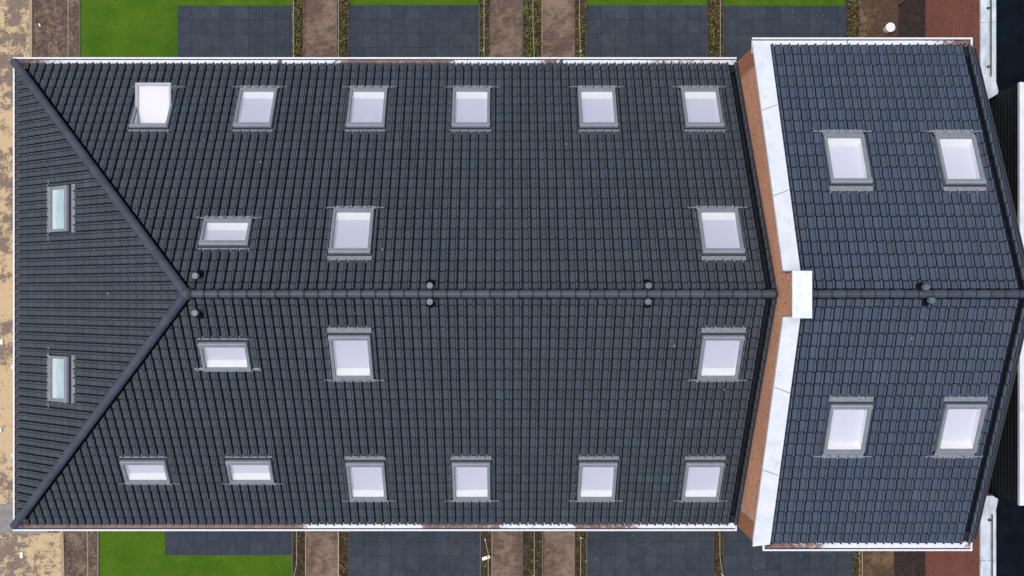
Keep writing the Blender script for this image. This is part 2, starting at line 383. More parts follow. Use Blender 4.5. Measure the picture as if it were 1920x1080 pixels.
for k, (x0, x1) in enumerate(beds_s):
    hedge(gx(x0) + .05, gx(x1) - .05, -12.5, -7.4, int(650 * (x1 - x0) / 22), .15, SB[k], .12)
def cord(pts, label, z=.24, knot=None):
    b = MB(); b.tube([(gx(x), gy(y), z) for x, y in pts], .0085, 5)
    rt = tag(b.build('cord', STRING), label, 'cord', 'pale cords strung along the hedge strips')
    for x, y in knot or []:
        b = MB(); X, Y = gx(x), gy(y); b.tube([(X, Y, -.05), (X, Y, z + .05)], .022, 8); b.build('peg', WHITEP, rt)
cord([(553, -150), (553.5, 150)], 'pale cord over the hedge strip right of the big lawn, above the roof')
cord([(638, -150), (636.5, 10), (637, 150)], 'pale cord above the roof just left of the wide slab patio')
cord([(907, -150), (908, 60), (908.5, 150)], 'pale cord above the roof right of the wide slab patio, with a white peg', knot=[(906.5, 97)])
cord([(998, -150), (999, 40), (1001, 100), (1001, 150)], 'pale cord over the wide bushy hedge between two brick paths, above the roof')
cord([(1087, -150), (1085.5, 45), (1087, 90), (1087, 150)], 'pale cord above the roof at the right paired path, with a white peg', knot=[(1088.5, 99)])
cord([(1347, -150), (1348, 150)], 'pale cord above the roof between the two right slab patios')
cord([(129, -150), (130.5, 60), (129, 150)], 'pale cord on bare earth left of the top lawn', .1, knot=[(127, 0)])
cord([(166, 900), (166.5, 1045), (168.5, 1200)], 'pale cord on bare earth left of the bottom lawn', .1)
cord([(559, 900), (559, 1055), (553, 1080), (553, 1200)], 'pale cord below the roof left of the lone brick path', knot=[(553, 1078)])
cord([(637, 900), (637.5, 1200)], 'pale cord below the roof right of the lone brick path', knot=[(639, 1078)])
cord([(910, 1008), (915.5, 1035), (916, 1200)], 'slanting pale cord below the roof carrying the white tag', knot=[(910, 1008)])
cord([(1001, 900), (1001.5, 1070), (1000, 1200)], 'pale cord below the roof over the wide strip between brick paths', knot=[(999.5, 1076)])
cord([(1088, 1005), (1087.5, 1060), (1086.5, 1200)], 'pale cord below the roof right of the paired brick paths', knot=[(1088.5, 1005)])
cord([(1346, 900), (1347, 1040), (1352, 1076), (1353, 1200)], 'pale cord below the roof between the right slab patios', knot=[(1352, 1075)])
# white tag on the cord
b = MB(); cx, cy, a = gx(911.5), gy(1042), R(20)
def rot(x, y): return (cx + x * math.cos(a) - y * math.sin(a), cy + x * math.sin(a) + y * math.cos(a))
for z in (.262,): 
    q = [rot(*p) for p in ((-.14, -.055), (.14, -.055), (.14, .055), (-.14, .055))]
    b.face([(*p, z) for p in q]); b.face([(*p, z - .004) for p in q[::-1]])
    for i in range(4): b.face([(*q[i], z - .004), (*q[(i + 1) % 4], z - .004), (*q[(i + 1) % 4], z), (*q[i], z)])
tg = tag(b.build('plant_tag', WHITEP), 'white plastic tag with a green print hanging on the slanting cord below the roof', 'tag')
b = MB(); q = [rot(*p) for p in ((.03, -.02), (.11, -.02), (.10, .05), (.05, .05))]; b.face([(*p, .2655) for p in q]); b.build('print', GREENP, tg)
# white bits lying about
for (px, py, wd, hh, an, lb) in ((5, 641, 4.5, 10, 0, 'small white marker block on sandy pavers, middle of the left edge'),
                             (3, 806, 3.5, 8, 0, 'small white marker block on sandy pavers left of the lower gutter'),
                             (42, 1040, 5.5, 11, 2, 'white marker block on the sandy pavement at the bottom left'),
                             (76, 48, 2.4, 6, 28, 'thin white plastic scrap on bare earth at the top left')):
    b = MB(); X, Y = gx(px), gy(py); w2, h2 = wd / G / 2, hh / G / 2; ca, sa = math.cos(R(an)), math.sin(R(an))
    q = [(X + x * ca - y * sa, Y + x * sa + y * ca) for x, y in ((-w2, -h2), (w2, -h2), (w2, h2), (-w2, h2))]
    q2 = [(X + (x - X) * .88, Y + (y - Y) * .92) for x, y in q]
    b.face([(*p, .09) for p in q2]); 
    for i in range(4): b.face([(*q[i], .01), (*q[(i + 1) % 4], .01), (*q[(i + 1) % 4], .07), (*q[i], .07)]); b.face([(*q[i], .07), (*q[(i + 1) % 4], .07), (*q2[(i + 1) % 4], .09), (*q2[i], .09)])
    tag(b.build('marker_block' if an != 28 else 'plastic_scrap', WHITEP), lb, 'marker' if an != 28 else 'scrap')
# pebbles and litter scattered over earth and slabs: nobody could count them
b = MB(); rnd = random.Random(3)
for (x0, x1, y0, y1, n) in ((64, 148, -20, 106, 260), (124, 182, 998, 1090, 220), (152, 330, 0, 106, 14), (190, 540, 1042, 1080, 16), (336, 545, 14, 104, 26), (658, 895, 12, 104, 26), (1102, 1323, 12, 104, 26), (1360, 1580, 12, 70, 20), (656, 898, 1000, 1080, 26), (1102, 1334, 1000, 1080, 26), (1360, 1594, 1034, 1080, 20), (2, 56, 0, 106, 60), (2, 112, 1004, 1080, 90), (1616, 1680, 0, 70, 40), (572, 630, 0, 106, 20), (1016, 1076, 0, 106, 20), (1020, 1076, 1000, 1080, 20)):
    for _ in range(n):
        X, Y = gx(rnd.uniform(x0, x1)), gy(rnd.uniform(y0, y1)); r = rnd.uniform(.006, .02) * (1.3 if n > 200 else 1)
        k = rnd.uniform(.10, .36); t = (k, k * .95, k * .85); a0 = rnd.random() * 6
        ring = [(X + r * math.cos(a0 + j * 1.257) * rnd.uniform(.7, 1.2), Y + r * math.sin(a0 + j * 1.257) * rnd.uniform(.7, 1.2), .03) for j in range(5)]
        for j in range(5): b.face([ring[j], ring[(j + 1) % 5], (X, Y, .03 + r * .9)], t); b.face([(ring[j][0], ring[j][1], 0), (ring[(j + 1) % 5][0], ring[(j + 1) % 5][1], 0), ring[(j + 1) % 5], ring[j]], t)
tag(b.build('pebbles', LEAF), 'pale pebbles and crumbs scattered over earth, slabs and lawn', 'pebbles', kind='stuff')
# bucket and post
bk = empty('bucket', (gx(1662.5), gy(56), .018)); tag(bk, 'white round bucket with a lid on the stained path above the right house', 'bucket')
X, Y = gx(1662.5), gy(56)
b = MB(); b.tube([(X, Y, .018), (X, Y, .30)], [.125, .145], 24); b.build('bucket_body', WHITEP, bk)
b = MB(); b.tube([(X, Y, .295), (X, Y, .33), (X, Y, .335), (X, Y, .325), (X, Y, .328)], [.162, .162, .15, .14, .01], 28); b.build('lid', WHITEP, bk)
b = MB(); b.tube([(X - .16 + .32 * t, Y - .13 * math.sin(math.pi * t) - .03, .27) for t in [i / 8 for i in range(9)]], .006, 5); b.build('handle', STEELG, bk)
b = MB(); X, Y = gx(1683), gy(8); b.tube([(X, Y, 0), (X, Y, 3.6)], .045, 14)
pst = tag(b.build('post', STEELG), 'grey round metal post rising at the top edge beside the dark earth', 'post')
b = MB(); b.tube([(X, Y, 3.6), (X, Y, 3.66)], [.06, .05], 14); b.build('post_cap', STEELG, pst)

# ---------------------------------------------------------------- slope frames and tiles
class Slope:
    def __init__(s, org, h, run, rise):
        s.o = Vector(org); s.ang = math.atan2(rise, run); s.L = math.hypot(run, rise)
        c, n = math.cos(s.ang), math.sin(s.ang)
        s.S = Vector((h[0] * c, h[1] * c, n)); s.N = Vector((-h[0] * n, -h[1] * n, c))
        s.U = Vector((1, 0, 0)) if h[0] == 0 else Vector((0, 1, 0)); s.c = c
        s.flip = s.U.cross(s.S).dot(s.N) < 0
    def P(s, u, v, n): 
        base = Vector((0, s.o.y, s.o.z)) if s.U.x else Vector((s.o.x, 0, s.o.z))
        return tuple(base + s.U * u + s.S * v + s.N * n)
    def poly(s, mb, pts, tone=(1, 1, 1)):
        q = [s.P(*p) for p in pts]
        mb.face(q[::-1] if s.flip else q, tone)
    def box(s, mb, u0, u1, v0, v1, n0, n1, bottom=False):
        q = lambda *a: s.poly(mb, a)
        q((u0, v0, n1), (u1, v0, n1), (u1, v1, n1), (u0, v1, n1))
        q((u0, v0, n0), (u1, v0, n0), (u1, v0, n1), (u0, v0, n1)); q((u1, v1, n0), (u0, v1, n0), (u0, v1, n1), (u1, v1, n1))
        q((u0, v1, n0), (u0, v0, n0), (u0, v0, n1), (u0, v1, n1)); q((u1, v0, n0), (u1, v1, n0), (u1, v1, n1), (u1, v0, n1))
        if bottom: q((u0, v1, n0), (u1, v1, n0), (u1, v0, n0), (u0, v0, n0))
def clip(poly, a, b, c):
    """keep a*u+b*s+c >= 0"""
    out = []
    for i in range(len(poly)):
        p, q = poly[i], poly[(i + 1) % len(poly)]
        dp, dq = a * p[0] + b * p[1] + c, a * q[0] + b * q[1] + c
        if dp >= 0: out.append(p)
        if (dp >= 0) != (dq >= 0):
            t = dp / (dp - dq); out.append(tuple(p[k] + (q[k] - p[k]) * t for k in range(3)))
    return out
PW = .2206
# cross-section of one tile over its width: (fraction, height, sag of lower edge)
PROF = [(0, .002, 0), (.04, .010, 0), (.545, .010, 0), (.565, -.012, 0), (.59, -.012, 0), (.61, .018, .014), (.66, .036, .02), (.735, .041, .022), (.81, .036, .02), (.86, .016, .014), (.875, -.068, 0), (.978, -.068, 0)]
def prof_n(u, u0):
    f = ((u - u0) / PW) % 1
    P = PROF + [(1.0, .002, 0)]
    for i in range(len(P) - 1):
        if P[i][0] <= f <= P[i + 1][0]:
            t = (f - P[i][0]) / max(1e-6, P[i + 1][0] - P[i][0]); return max(-.01, P[i][1] + (P[i + 1][1] - P[i][1]) * t)
    return 0
LIFT = .030
def tiles(sl, name, parent, u0, u1, ex, planes, holes, anchor, deep=(), seed=1, mat=None):
    rnd = random.Random(seed); mb = MB(); rows = int(math.ceil(sl.L / ex))
    k0 = int(math.floor((u0 - anchor) / PW)); k1 = int(math.ceil((u1 - anchor) / PW))
    planes = list(planes) + [(1, 0, -u0), (-1, 0, u1), (0, -1, sl.L - .122)]
    coltone = {}
    for r in range(rows):
        for k in range(k0, k1):
            a = anchor + k * PW; s0 = r * ex; s1 = s0 + ex
            # quick reject
            cs = [(a, s0 - .03), (a + PW, s0 - .03), (a, s1), (a + PW, s1)]
            if any(all(A * p[0] + B * p[1] + D < 0 for p in cs) for A, B, D in planes): continue
            cut = any(min(A * p[0] + B * p[1] + D for p in cs) < 0 for A, B, D in planes)
            hs_ = [h for h in holes if h[0] < a + PW and h[1] > a and h[2] < s1 and h[3] > s0 - .03]
            if any(h[0] <= a and h[1] >= a + PW and h[2] <= s0 - .025 and h[3] >= s1 for h in hs_): continue
            dn = rnd.uniform(-.003, .003); ds = rnd.uniform(-.005, .005); tl = rnd.uniform(-.003, .003); du = rnd.uniform(-.002, .002)
            t = rnd.uniform(.90, 1.10); t2 = rnd.random()
            if t2 > .985: t *= 1.18
            wv = rnd.uniform(-.04, .04)
            tone = (t * (1 + wv), t, t * (1 - wv * .8))
            dp = k in deep
            cols = []
            for (f, n, sg) in PROF + [(1.0, .002, 0)]:
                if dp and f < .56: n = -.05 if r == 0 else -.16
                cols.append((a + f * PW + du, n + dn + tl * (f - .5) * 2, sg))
            cols[-1] = (a + PW + du, cols[-1][1], 0)
            def rowpts(kind):
                o = []
                for (u, n, sg) in cols:
                    lo = s0 - sg + ds + (.04 if r == 0 else 0)
                    if kind == 0: o.append((u, s1 + .002, n * 1.0))
                    elif kind == 1: o.append((u, lo + .040, n + LIFT))
                    elif kind == 2: o.append((u, lo + .003, n + LIFT - .012))
                    else: o.append((u, lo + .006, n - .006))
                return o
            R_ = [rowpts(i) for i in range(4)]
            for q in range(3):
                for j in range(len(cols) - 1):
                    p = [R_[q + 1][j], R_[q + 1][j + 1], R_[q][j + 1], R_[q][j]]
                    polys = [p]
                    if cut:
                        for A, B, D in planes:
                            polys = [clip(x, A, B, D) for x in polys]; polys = [x for x in polys if len(x) > 2]
                    for h in hs_:
                        nxt = []
                        for x in polys:
                            rest = x
                            for A, B, D in ((-1, 0, h[0]), (1, 0, -h[1]), (0, -1, h[2]), (0, 1, -h[3])):
                                if len(rest) < 3: break
                                o = clip(rest, A, B, D); 
                                if len(o) > 2: nxt.append(o)
                                rest = clip(rest, -A, -B, -D)
                        polys = nxt
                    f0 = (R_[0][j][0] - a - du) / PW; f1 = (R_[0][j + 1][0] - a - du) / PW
                    g = .22 if q else (.40 if f0 > .855 else .55 if .54 < f0 < .58 else 1.12 if .60 < f0 < .8 else 1)   # shade painted into laps and channels, rib tops painted lighter
                    if dp and f0 < .55: g = .25  # sunken pans painted darker still, as deep shade
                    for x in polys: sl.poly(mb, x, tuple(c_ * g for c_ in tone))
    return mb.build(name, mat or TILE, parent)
def deck(sl, pts, name, parent, n=-.27):
    mb = MB(); sl.poly(mb, [(u, v, n) for u, v in pts]); return mb.build(name, DARK, parent)

# ---------------------------------------------------------------- roof windows
def roof_window(sl, parent, u0, u1, v0, v1, a_s, t_s, anchor, floor=None, opened=False, label=None, side=.085, seed=0, DEP=-.02, SP=.17):
    """frame with pane, lining, blind, flashing; a_s/t_s are the tile courses the flashing meets"""
    rnd = random.Random(seed)
    gu0, gu1, gv0, gv1 = u0 + side, u1 - side, v0 + .105, v1 - .135
    f = MB(); TOP = .115
    def ring(mb, top, inner, ou0, ou1, ov0, ov1, iu0, iu1, iv0, iv1, n0=-.05):
        O = [(ou0, ov0), (ou1, ov0), (ou1, ov1), (ou0, ov1)]; e = .012
        Oi = [(ou0 + e, ov0 + e), (ou1 - e, ov0 + e), (ou1 - e, ov1 - e), (ou0 + e, ov1 - e)]
        I = [(iu0, iv0), (iu1, iv0), (iu1, iv1), (iu0, iv1)]
        Ii = [(iu0 - .018, iv0 - .018), (iu1 + .018, iv0 - .018), (iu1 + .018, iv1 + .018), (iu0 - .018, iv1 + .018)]
        for k in range(4):
            j = (k + 1) % 4
            sl.poly(mb, [(*O[k], n0), (*O[j], n0), (*O[j], top - e), (*O[k], top - e)])
            sl.poly(mb, [(*O[k], top - e), (*O[j], top - e), (*Oi[j], top), (*Oi[k], top)])
            sl.poly(mb, [(*Oi[k], top), (*Oi[j], top), (*Ii[j], top), (*Ii[k], top)])
            sl.poly(mb, [(*Ii[k], top), (*Ii[j], top), (*I[j], inner), (*I[k], inner)])
            sl.poly(mb, [(*I[j], inner), (*I[k], inner), (*I[k], inner - .03), (*I[j], inner - .03)])
    ring(f, TOP - (.02 if opened else 0), .085 - (.02 if opened else 0), u0, u1, v0, v1, gu0, gu1, gv0, gv1)
    # joints between side and cross pieces of the cladding
    root = f.build('roof_window', CLAD, parent)
    if label: root['label'] = label
    # hood bar at the upper end
    b = MB()
    if not opened:
        sl.box(b, u0 - .004, u1 + .004, v1 - .115, v1 - .028, TOP - .02, TOP + .018)
    else:
        sl.box(b, u0 - .004, u1 + .004, v1 - .05, v1 - .02, TOP - .04, TOP + .005)
    b.build('hood', CLAD, root)
    b = MB(); sl.box(b, u0 + .02, u1 - .02, v1 - .032, v1 - .006, TOP - .02, TOP + .024); b.build('trim', CLAD_L, root)
    b = MB(); sl.box(b, u0 - .006, u1 + .006, v1 - .004, v1 + .034, -.04, .045); sl.box(b, u0 - .02, u1 + .02, v1 + .010, v1 + .018, -.04, .06)
    for ua, ub in ((u0 - .055, u0 - .006), (u1 + .006, u1 + .055)): sl.box(b, ua, ub, a_s + .03, v1 + .03, -.08, -.022)
    b.build('hood_groove', CLAD_D, root)
    # flashing: top tray, side gutters, corrugated apron with long tails
    b = MB()
    sl.box(b, u0 - .03, u1 + .03, v1 + .03, t_s + .05, -.05, .022 - .003)
    for ua, ub in ((u0 - .055, u0 - .006), (u1 + .006, u1 + .055)):
        q = ua if ua < u0 else ub - .008
        sl.box(b, q, q + .008, v0 - .02, v1 + .05, -.05, .030)
    st = .0138; n = int(round((u1 - u0 + 2 * .23) / st)); ua = u0 - .23
    def apron(u):
        d = max(0, max(u0 - .02 - u, u - u1 - .02))
        hi = v0 + .01 if d <= 0 else a_s + .012 + .016 * math.exp(-d * 20)
        jit = .006 * math.sin(u * 37 + seed)
        lo = a_s - .045 + jit if d <= 0 else a_s - .016 + jit
        return lo, hi
    for k in range(n):
        ux, uy = ua + k * st, ua + (k + 1) * st
        lx, hx = apron(ux); ly, hy = apron(uy)
        nx, ny = prof_n(ux, anchor), prof_n(uy, anchor)
        nx = max(nx, -.004) + .034; ny = max(ny, -.004) + .034
        inx = hx > v0; iny = hy > v0
        if inx and iny:
            mx, my = lx + .075, ly + .075
            sl.poly(b, [(ux, lx, nx), (uy, ly, ny), (uy, my, ny * .9), (ux, mx, nx * .9)])
            sl.poly(b, [(ux, mx, nx * .9), (uy, my, ny * .9), (uy, hy, .065), (ux, hx, .065)])
        else:
            sl.poly(b, [(ux, lx, nx), (uy, ly, ny), (uy, min(hy, ly + .05), ny), (ux, min(hx, lx + .05), nx)])
        sl.poly(b, [(ux, lx, nx - .02), (uy, ly, ny - .02), (uy, ly, ny), (ux, lx, nx)])
    b.build('flashing', LEAD, root)
    # lining box and blind
    b = MB(); gvb = gv0 + SP
    top4 = [(gu0, gv0), (gu1, gv0), (gu1, gv1), (gu0, gv1)]; bot4 = [(gu0, gvb), (gu1, gvb), (gu1, gv1), (gu0, gv1)]
    for k in range(4):
        j = (k + 1) % 4
        sl.poly(b, [(*top4[j], .06), (*top4[k], .06), (*bot4[k], DEP), (*bot4[j], DEP)])
    b.build('lining', WHITE_IN, root)
    b = MB(); sl.poly(b, [(gu0 - .02, gvb, DEP + .002), (gu1 + .02, gvb, DEP + .002), (gu1 + .02, gv1 + .02, DEP + .003), (gu0 - .02, gv1 + .02, DEP + .003)]); b.build('blind', floor or LAV, root)
    if not opened:
        b = MB(); sl.poly(b, [(gu0, gv0, .072), (gu1, gv0, .072), (gu1, gv1, .072), (gu0, gv1, .072)]); b.build('pane', GLASS, root)
    else:
        # top-hung sash, lifted at its eave end
        an = R(31); hv, hn = (v0 + v1) / 2, .085
        class T:  # rotated slope frame
            flip = sl.flip
            def P(s, u, v, n):
                dv, dn = v - hv, n - hn
                return sl.P(u, hv + dv * math.cos(an) + dn * math.sin(an), hn - dv * math.sin(an) + dn * math.cos(an))
            def poly(s, mb, pts, tone=(1, 1, 1)):
                q = [s.P(*p) for p in pts]; mb.face(q[::-1] if s.flip else q, tone)
        T = T(); keep = sl.poly
        b = MB(); ou0, ou1, ov0, ov1 = u0 + .030, u1 - .030, v0 + .02, v1 - .09
        iu0, iu1, iv0, iv1 = ou0 + .070, ou1 - .052, ov0 + .075, ov1 - .06
        O = [(ou0, ov0), (ou1, ov0), (ou1, ov1), (ou0, ov1)]; I = [(iu0, iv0), (iu1, iv0), (iu1, iv1), (iu0, iv1)]
        for k in range(4):
            j = (k + 1) % 4
            T.poly(b, [(*O[k], .02), (*O[j], .02), (*O[j], .085), (*O[k], .085)])
            T.poly(b, [(*O[k], .085), (*O[j], .085), (*I[j], .073), (*I[k], .073)])
            T.poly(b, [(*I[j], .073), (*I[k], .073), (*I[k], .02), (*I[j], .02)])
            T.poly(b, [(*O[j], .02), (*O[k], .02), (*I[k], .02), (*I[j], .02)])
        s_ = b.build('sash', CLAD_L, root)
        b = MB(); T.poly(b, [(iu0, iv0, .025), (iu1, iv0, .025), (iu1, iv1, .025), (iu0, iv1, .025)]); b.build('sash_blind', SASHB, root)
        b = MB(); T.poly(b, [(iu0, iv0, .06), (iu1, iv0, .06), (iu1, iv1, .06), (iu0, iv1, .06)]); b.build('pane', GLASS, root)
    return root
HOLE = .05
def hole(wd): u0, u1, v0, v1, a_s, t_s = wd; return (u0 - HOLE, u1 + HOLE, a_s + .03, t_s + .004)

# ---------------------------------------------------------------- generic roof pieces
def ridge_run(p0, p1, seg, r, name, parent, seed=1, sq=.9, taper=.010, seam=.3):
    """overlapping half-round caps"""
    rnd = random.Random(seed); p0, p1 = Vector(p0), Vector(p1); L = (p1 - p0).length; d = (p1 - p0) / L
    side = d.cross(Vector((0, 0, 1))).normalized(); up = side.cross(d).normalized()
    n = max(1, int(round(L / seg))); sg = L / n; mb = MB()
    for k in range(n):
        t = rnd.uniform(.88, 1.14); a = p0 + d * (k * sg); b = p0 + d * ((k + 1) * sg + .03)
        jy = rnd.uniform(-.003, .003)
        rings = []
        for q, rr, lf in ((a, r + taper, .008), (a + d * .03, r + taper + .002, .008), (a + d * .045, r + taper, .006), (b, r - .001, -.004)):
            rings.append([q + side * (rr * math.cos(x) + jy) + up * (rr * sq * math.sin(x) + lf) for x in [math.pi * j / 10 for j in range(-1, 12)]])
        for i in range(3):
            for j in range(12):
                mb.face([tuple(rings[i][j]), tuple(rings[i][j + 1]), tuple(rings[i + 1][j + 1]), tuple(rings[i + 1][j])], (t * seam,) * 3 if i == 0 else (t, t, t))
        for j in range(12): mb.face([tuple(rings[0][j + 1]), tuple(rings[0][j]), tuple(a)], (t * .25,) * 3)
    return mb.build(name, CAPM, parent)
def vent(parent, x, y, zb, zt, r=.072):
    b = MB(); b.tube([(x, y, zb - .15), (x, y, zt - .03)], r * .86, 18); root = b.build('vent_pipe', VENT_BLACK, parent)
    b = MB(); b.tube([(x, y, zt - .12), (x, y, zt - .10)], r * 1.02, 20); b.build('collar', CLAD, root)
    b = MB(); b.tube([(x, y, zt - .055), (x, y, zt - .012), (x, y, zt)], [r * 1.08, r * 1.08, r * .96], 22); b.build('vent_cap', CLAD_M, root)
    b = MB(); b.tube([(x, y, zb - .04), (x, y, zb + .03), (x, y, zb + .05)], [r * 2.1, r * 1.7, r * .9], 20); b.build('vent_base', VENT_BLACK, root)  # ring widened and blackened to paint shade around the pipe
def gutter(path_fn, name, parent, rimz, floorz, depth, mat, wid=.048):
    """path_fn(d) -> list of plan points at inward offset d"""
    prof = [(0.012, floorz - .08), (0, rimz - .02), (0, rimz), (.012, rimz + .006), (wid - .012, rimz + .006), (wid, rimz), (wid, rimz - .03)]
    rim = MB()
    for (d0, z0), (d1, z1) in zip(prof, prof[1:]):
        A, B = path_fn(d0), path_fn(d1)
        for i in range(len(A) - 1): rim.face([(*A[i], z0), (*A[i + 1], z0), (*B[i + 1], z1), (*B[i], z1)])
    o = rim.build(name, GUTRIM, parent)
    b = MB(); A, B = path_fn(wid), path_fn(wid + .022)
    for i in range(len(A) - 1): b.face([(*A[i], rimz - .03), (*A[i + 1], rimz - .03), (*B[i + 1], floorz - .004), (*B[i], floorz - .004)])
    b.build('gutter_wall', CLAD_D, o)
    fl = []
    A, B = path_fn(wid + .022), path_fn(depth)
    for i in range(len(A) - 1):
        b = MB(); b.face([(*A[i], floorz), (*A[i + 1], floorz), (*B[i + 1], floorz), (*B[i], floorz)])
        b.build('gutter_floor', mat[i] if isinstance(mat, list) else mat, o)
    return o

# ================================================================ main house with the hipped roof
ZE, ZR = 6.8, 10.55; HW = 6.36; XW = -13.43; XA = -7.46; XG = 6.44
house = empty('terraced_house', (-3.5, 0, 0))
tag(house, 'long house block with dark hipped tile roof, twenty roof windows and white gutters', 'house')
SN = Slope((0, HW, ZE), (0, -1), HW, ZR - ZE); SS = Slope((0, -HW, ZE), (0, 1), HW, ZR - ZE)
SW = Slope((XW, 0, ZE), (1, 0), XA - XW, ZR - ZE)
b = MB(); b.box(-13.15, 6.43, -6.1, 6.1, 0, 6.62); b.build('wall', BR_OX, house)
EX = .3076; AN = XG - .055 - 100 * PW + .03
kN = (XA - XW) / HW   # hip slope in plan
cN = SN.c
hipN = [(1, -cN * kN, -XW - .19)]
cW = SW.c; kW = HW / (XA - XW)
hipW = [(-1, -cW * kW, HW), (1, -cW * kW, HW)]
A3, T8 = 3 * EX, 8 * EX
big = lambda u, s0, s1, a, t: (u, u + 1.01, s0, s1, a * EX, t * EX)
winN = [(-9.82, -8.81, 1.01, 2.36, A3, T8)] + [big(u, 1.01, 2.36, 3, 8) for u in (-7.10, -4.14, -1.375, 1.98, 4.76)] + \
       [(-7.375, -6.19, 5.29, 6.07, 17 * EX, 20 * EX)] + [big(u, 4.98, 6.30, 16, 21) for u in (-4.22, 4.78)]
winS = [(-7.39, -6.21, 5.22, 6.07, 17 * EX, 20 * EX)] + [big(u, 4.97, 6.27, 16, 21) for u in (-4.23, 4.78)] + \
       [(u, u + 1.185, 1.58, 2.37, 5 * EX, T8) for u in (-10.05, -7.29)] + [big(u, .98, 2.30, 3, 8) for u in (-4.15, -1.37, 1.97, 4.775)]
EXW = SW.L / 23
winW = [(-2.84, -1.63, 1.68, 2.52, 5 * EXW + .03, 9 * EXW - .10), (1.63, 2.83, 1.68, 2.52, 5 * EXW + .03, 9 * EXW - .10)]
kl = int(round((XG - .055 - AN) / PW))
kd = int(math.floor((6.36 - AN) / PW))
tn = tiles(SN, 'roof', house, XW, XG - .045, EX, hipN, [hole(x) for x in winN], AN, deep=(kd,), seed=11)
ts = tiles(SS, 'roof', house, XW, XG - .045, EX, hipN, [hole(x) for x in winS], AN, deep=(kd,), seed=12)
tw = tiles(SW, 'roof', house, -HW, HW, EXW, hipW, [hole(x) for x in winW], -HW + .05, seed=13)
deck(SN, [(XW, -.05), (XG, -.05), (XG, SN.L), (XA, SN.L)], 'roof_deck', house); deck(SS, [(XW, -.05), (XG, -.05), (XG, SS.L), (XA, SS.L)], 'roof_deck', house)
deck(SW, [(-HW, -.05), (HW, -.05), (0, SW.L)], 'roof_deck', house)
for i, x in enumerate(winN): roof_window(SN, house, *x, AN, opened=(i == 0), **(dict(DEP=-.62, SP=0) if i == 0 else {}), label='open roof window with raised sash' if i == 0 else None, seed=i)
for i, x in enumerate(winS): roof_window(SS, house, *x, AN, seed=20 + i)
for i, x in enumerate(winW): roof_window(SW, house, *x, -HW + .05, floor=TEAL, side=.075, SP=.02, DEP=-.04, seed=40 + i, label='narrow roof window with pale teal pane')
ridge_run((XG - .06, 0, ZR + .01), (XA + .1, 0, ZR + .01), .333, .095, 'ridge_cap', house, 3)
for s in (1, -1): ridge_run((XW - .03, s * (HW + .02), ZE + .05), (XA - .03, s * .03, ZR + .01), .36, .112, 'hip_cap', house, 5 + s, taper=.003, seam=.75)
b = MB(); X = XA; b.tube([(X, 0, ZR - .1), (X, 0, ZR + .06), (X, 0, ZR + .12), (X, 0, ZR + .155), (X, 0, ZR + .17)], [.15, .15, .125, .07, .01], 24); b.build('hub_cap', CAPM, house, smooth=True)
for x, y in ((-7.24, .425), (-7.25, -.45), (-1.74, .195), (-1.74, -.185), (3.39, .195), (3.38, -.185)):
    vent(house, x, y, ZR - abs(y) * .59, 10.64)
GN, GS, GWX = 6.53, -6.545, -13.55
g = gutter(lambda d: [(6.42, GN - d), (GWX + d, GN - d), (GWX + d, GS + d), (6.42, GS + d)], 'gutter', house, 6.745, 6.70, .26, [GUT_N, GUT_S, GUT_S])
b = MB(); b.box(6.385, 6.425, GS + .001, GS + .24, 6.66, 6.748); b.build('gutter_end', GUTRIM, g)
for x, yy in ((-6.19, 1), (1.58, 1)):
    b = MB(); b.box(x - .05, x + .05, 6.16, 6.46, 6.69, 6.715); b.build('expansion_joint', CLAD_D, g)
for x, yy in ((-1.01, 1), (4.1, 1), (-3.3, -1), (.8, -1), (4.7, -1)):
    b = MB(); y0, y1 = (6.16, 6.46) if yy > 0 else (-6.47, -6.16); b.box(x - .008, x + .008, y0, y1, 6.69, 6.708); b.build('gutter_seam', CLAD, g)
for y in (-2.03, -4.46):
    b = MB()
    q = [(GWX + .01, y + .10), (GWX + .01, y - .10), (GWX - .10, y)]
    b.face([(*p, 6.72) for p in q[::-1]]); b.face([(*q[1], 6.5), (*q[2], 6.5), (*q[2], 6.72), (*q[1], 6.72)]); b.face([(*q[2], 6.5), (*q[0], 6.5), (*q[0], 6.72), (*q[2], 6.72)])
    br = b.build('overflow_spout', ZINC, house)

# ================================================================ right house, a little higher
ZE2, ZR2 = 8.4, 11.1; H2 = 6.45; XR = 12.06
right = empty('gabled_house', (9.3, 0, 0))
tag(right, 'higher house with dark gabled tile roof, orange brick gable and white coping', 'house')
RN = Slope((0, H2, ZE2), (0, -1), H2, ZR2 - ZE2); RS = Slope((0, -H2, ZE2), (0, 1), H2, ZR2 - ZE2)
EX2 = RN.L / 21
z_at = lambda y: ZR2 - abs(y) * (ZR2 - ZE2) / H2
b = MB()  # gable wall (faces the lower roof)
prof_g = [(-6.40, 0), (6.40, 0), (6.40, 8.42), (.50, 11.02), (-.50, 11.02), (-6.40, 8.42)]
X0, X1 = XG, XG + .34
b.face([(X0, y, z) for y, z in prof_g[::-1]]); b.face([(X1, y, z) for y, z in prof_g])
for i in range(len(prof_g)):
    p, q = prof_g[i], prof_g[(i + 1) % len(prof_g)]; b.face([(X0, *p), (X0, *q), (X1, *q), (X1, *p)][::-1])
gw = b.build('gable_wall', BR_O, right)
def efflor():
    m = M('salt_bloom', .95); n = m.noise(13, 5, .7, stretch=(1, 1, .6)); t = m.t
    m.color((.62, .58, .54, 1)); k = m.ramp(n, [(.46, (0, 0, 0, 1)), (.54, (.9, .9, .9, 1))]); m.l(k, m.b.inputs['Alpha']); return m.m
b = MB(); b.face([(XG - .004, -5.70, 7.0), (XG - .004, -5.70, 8.45), (XG - .004, -5.86, 8.45), (XG - .004, -5.88, 7.0)]); b.build('salt_stain', efflor(), gw)
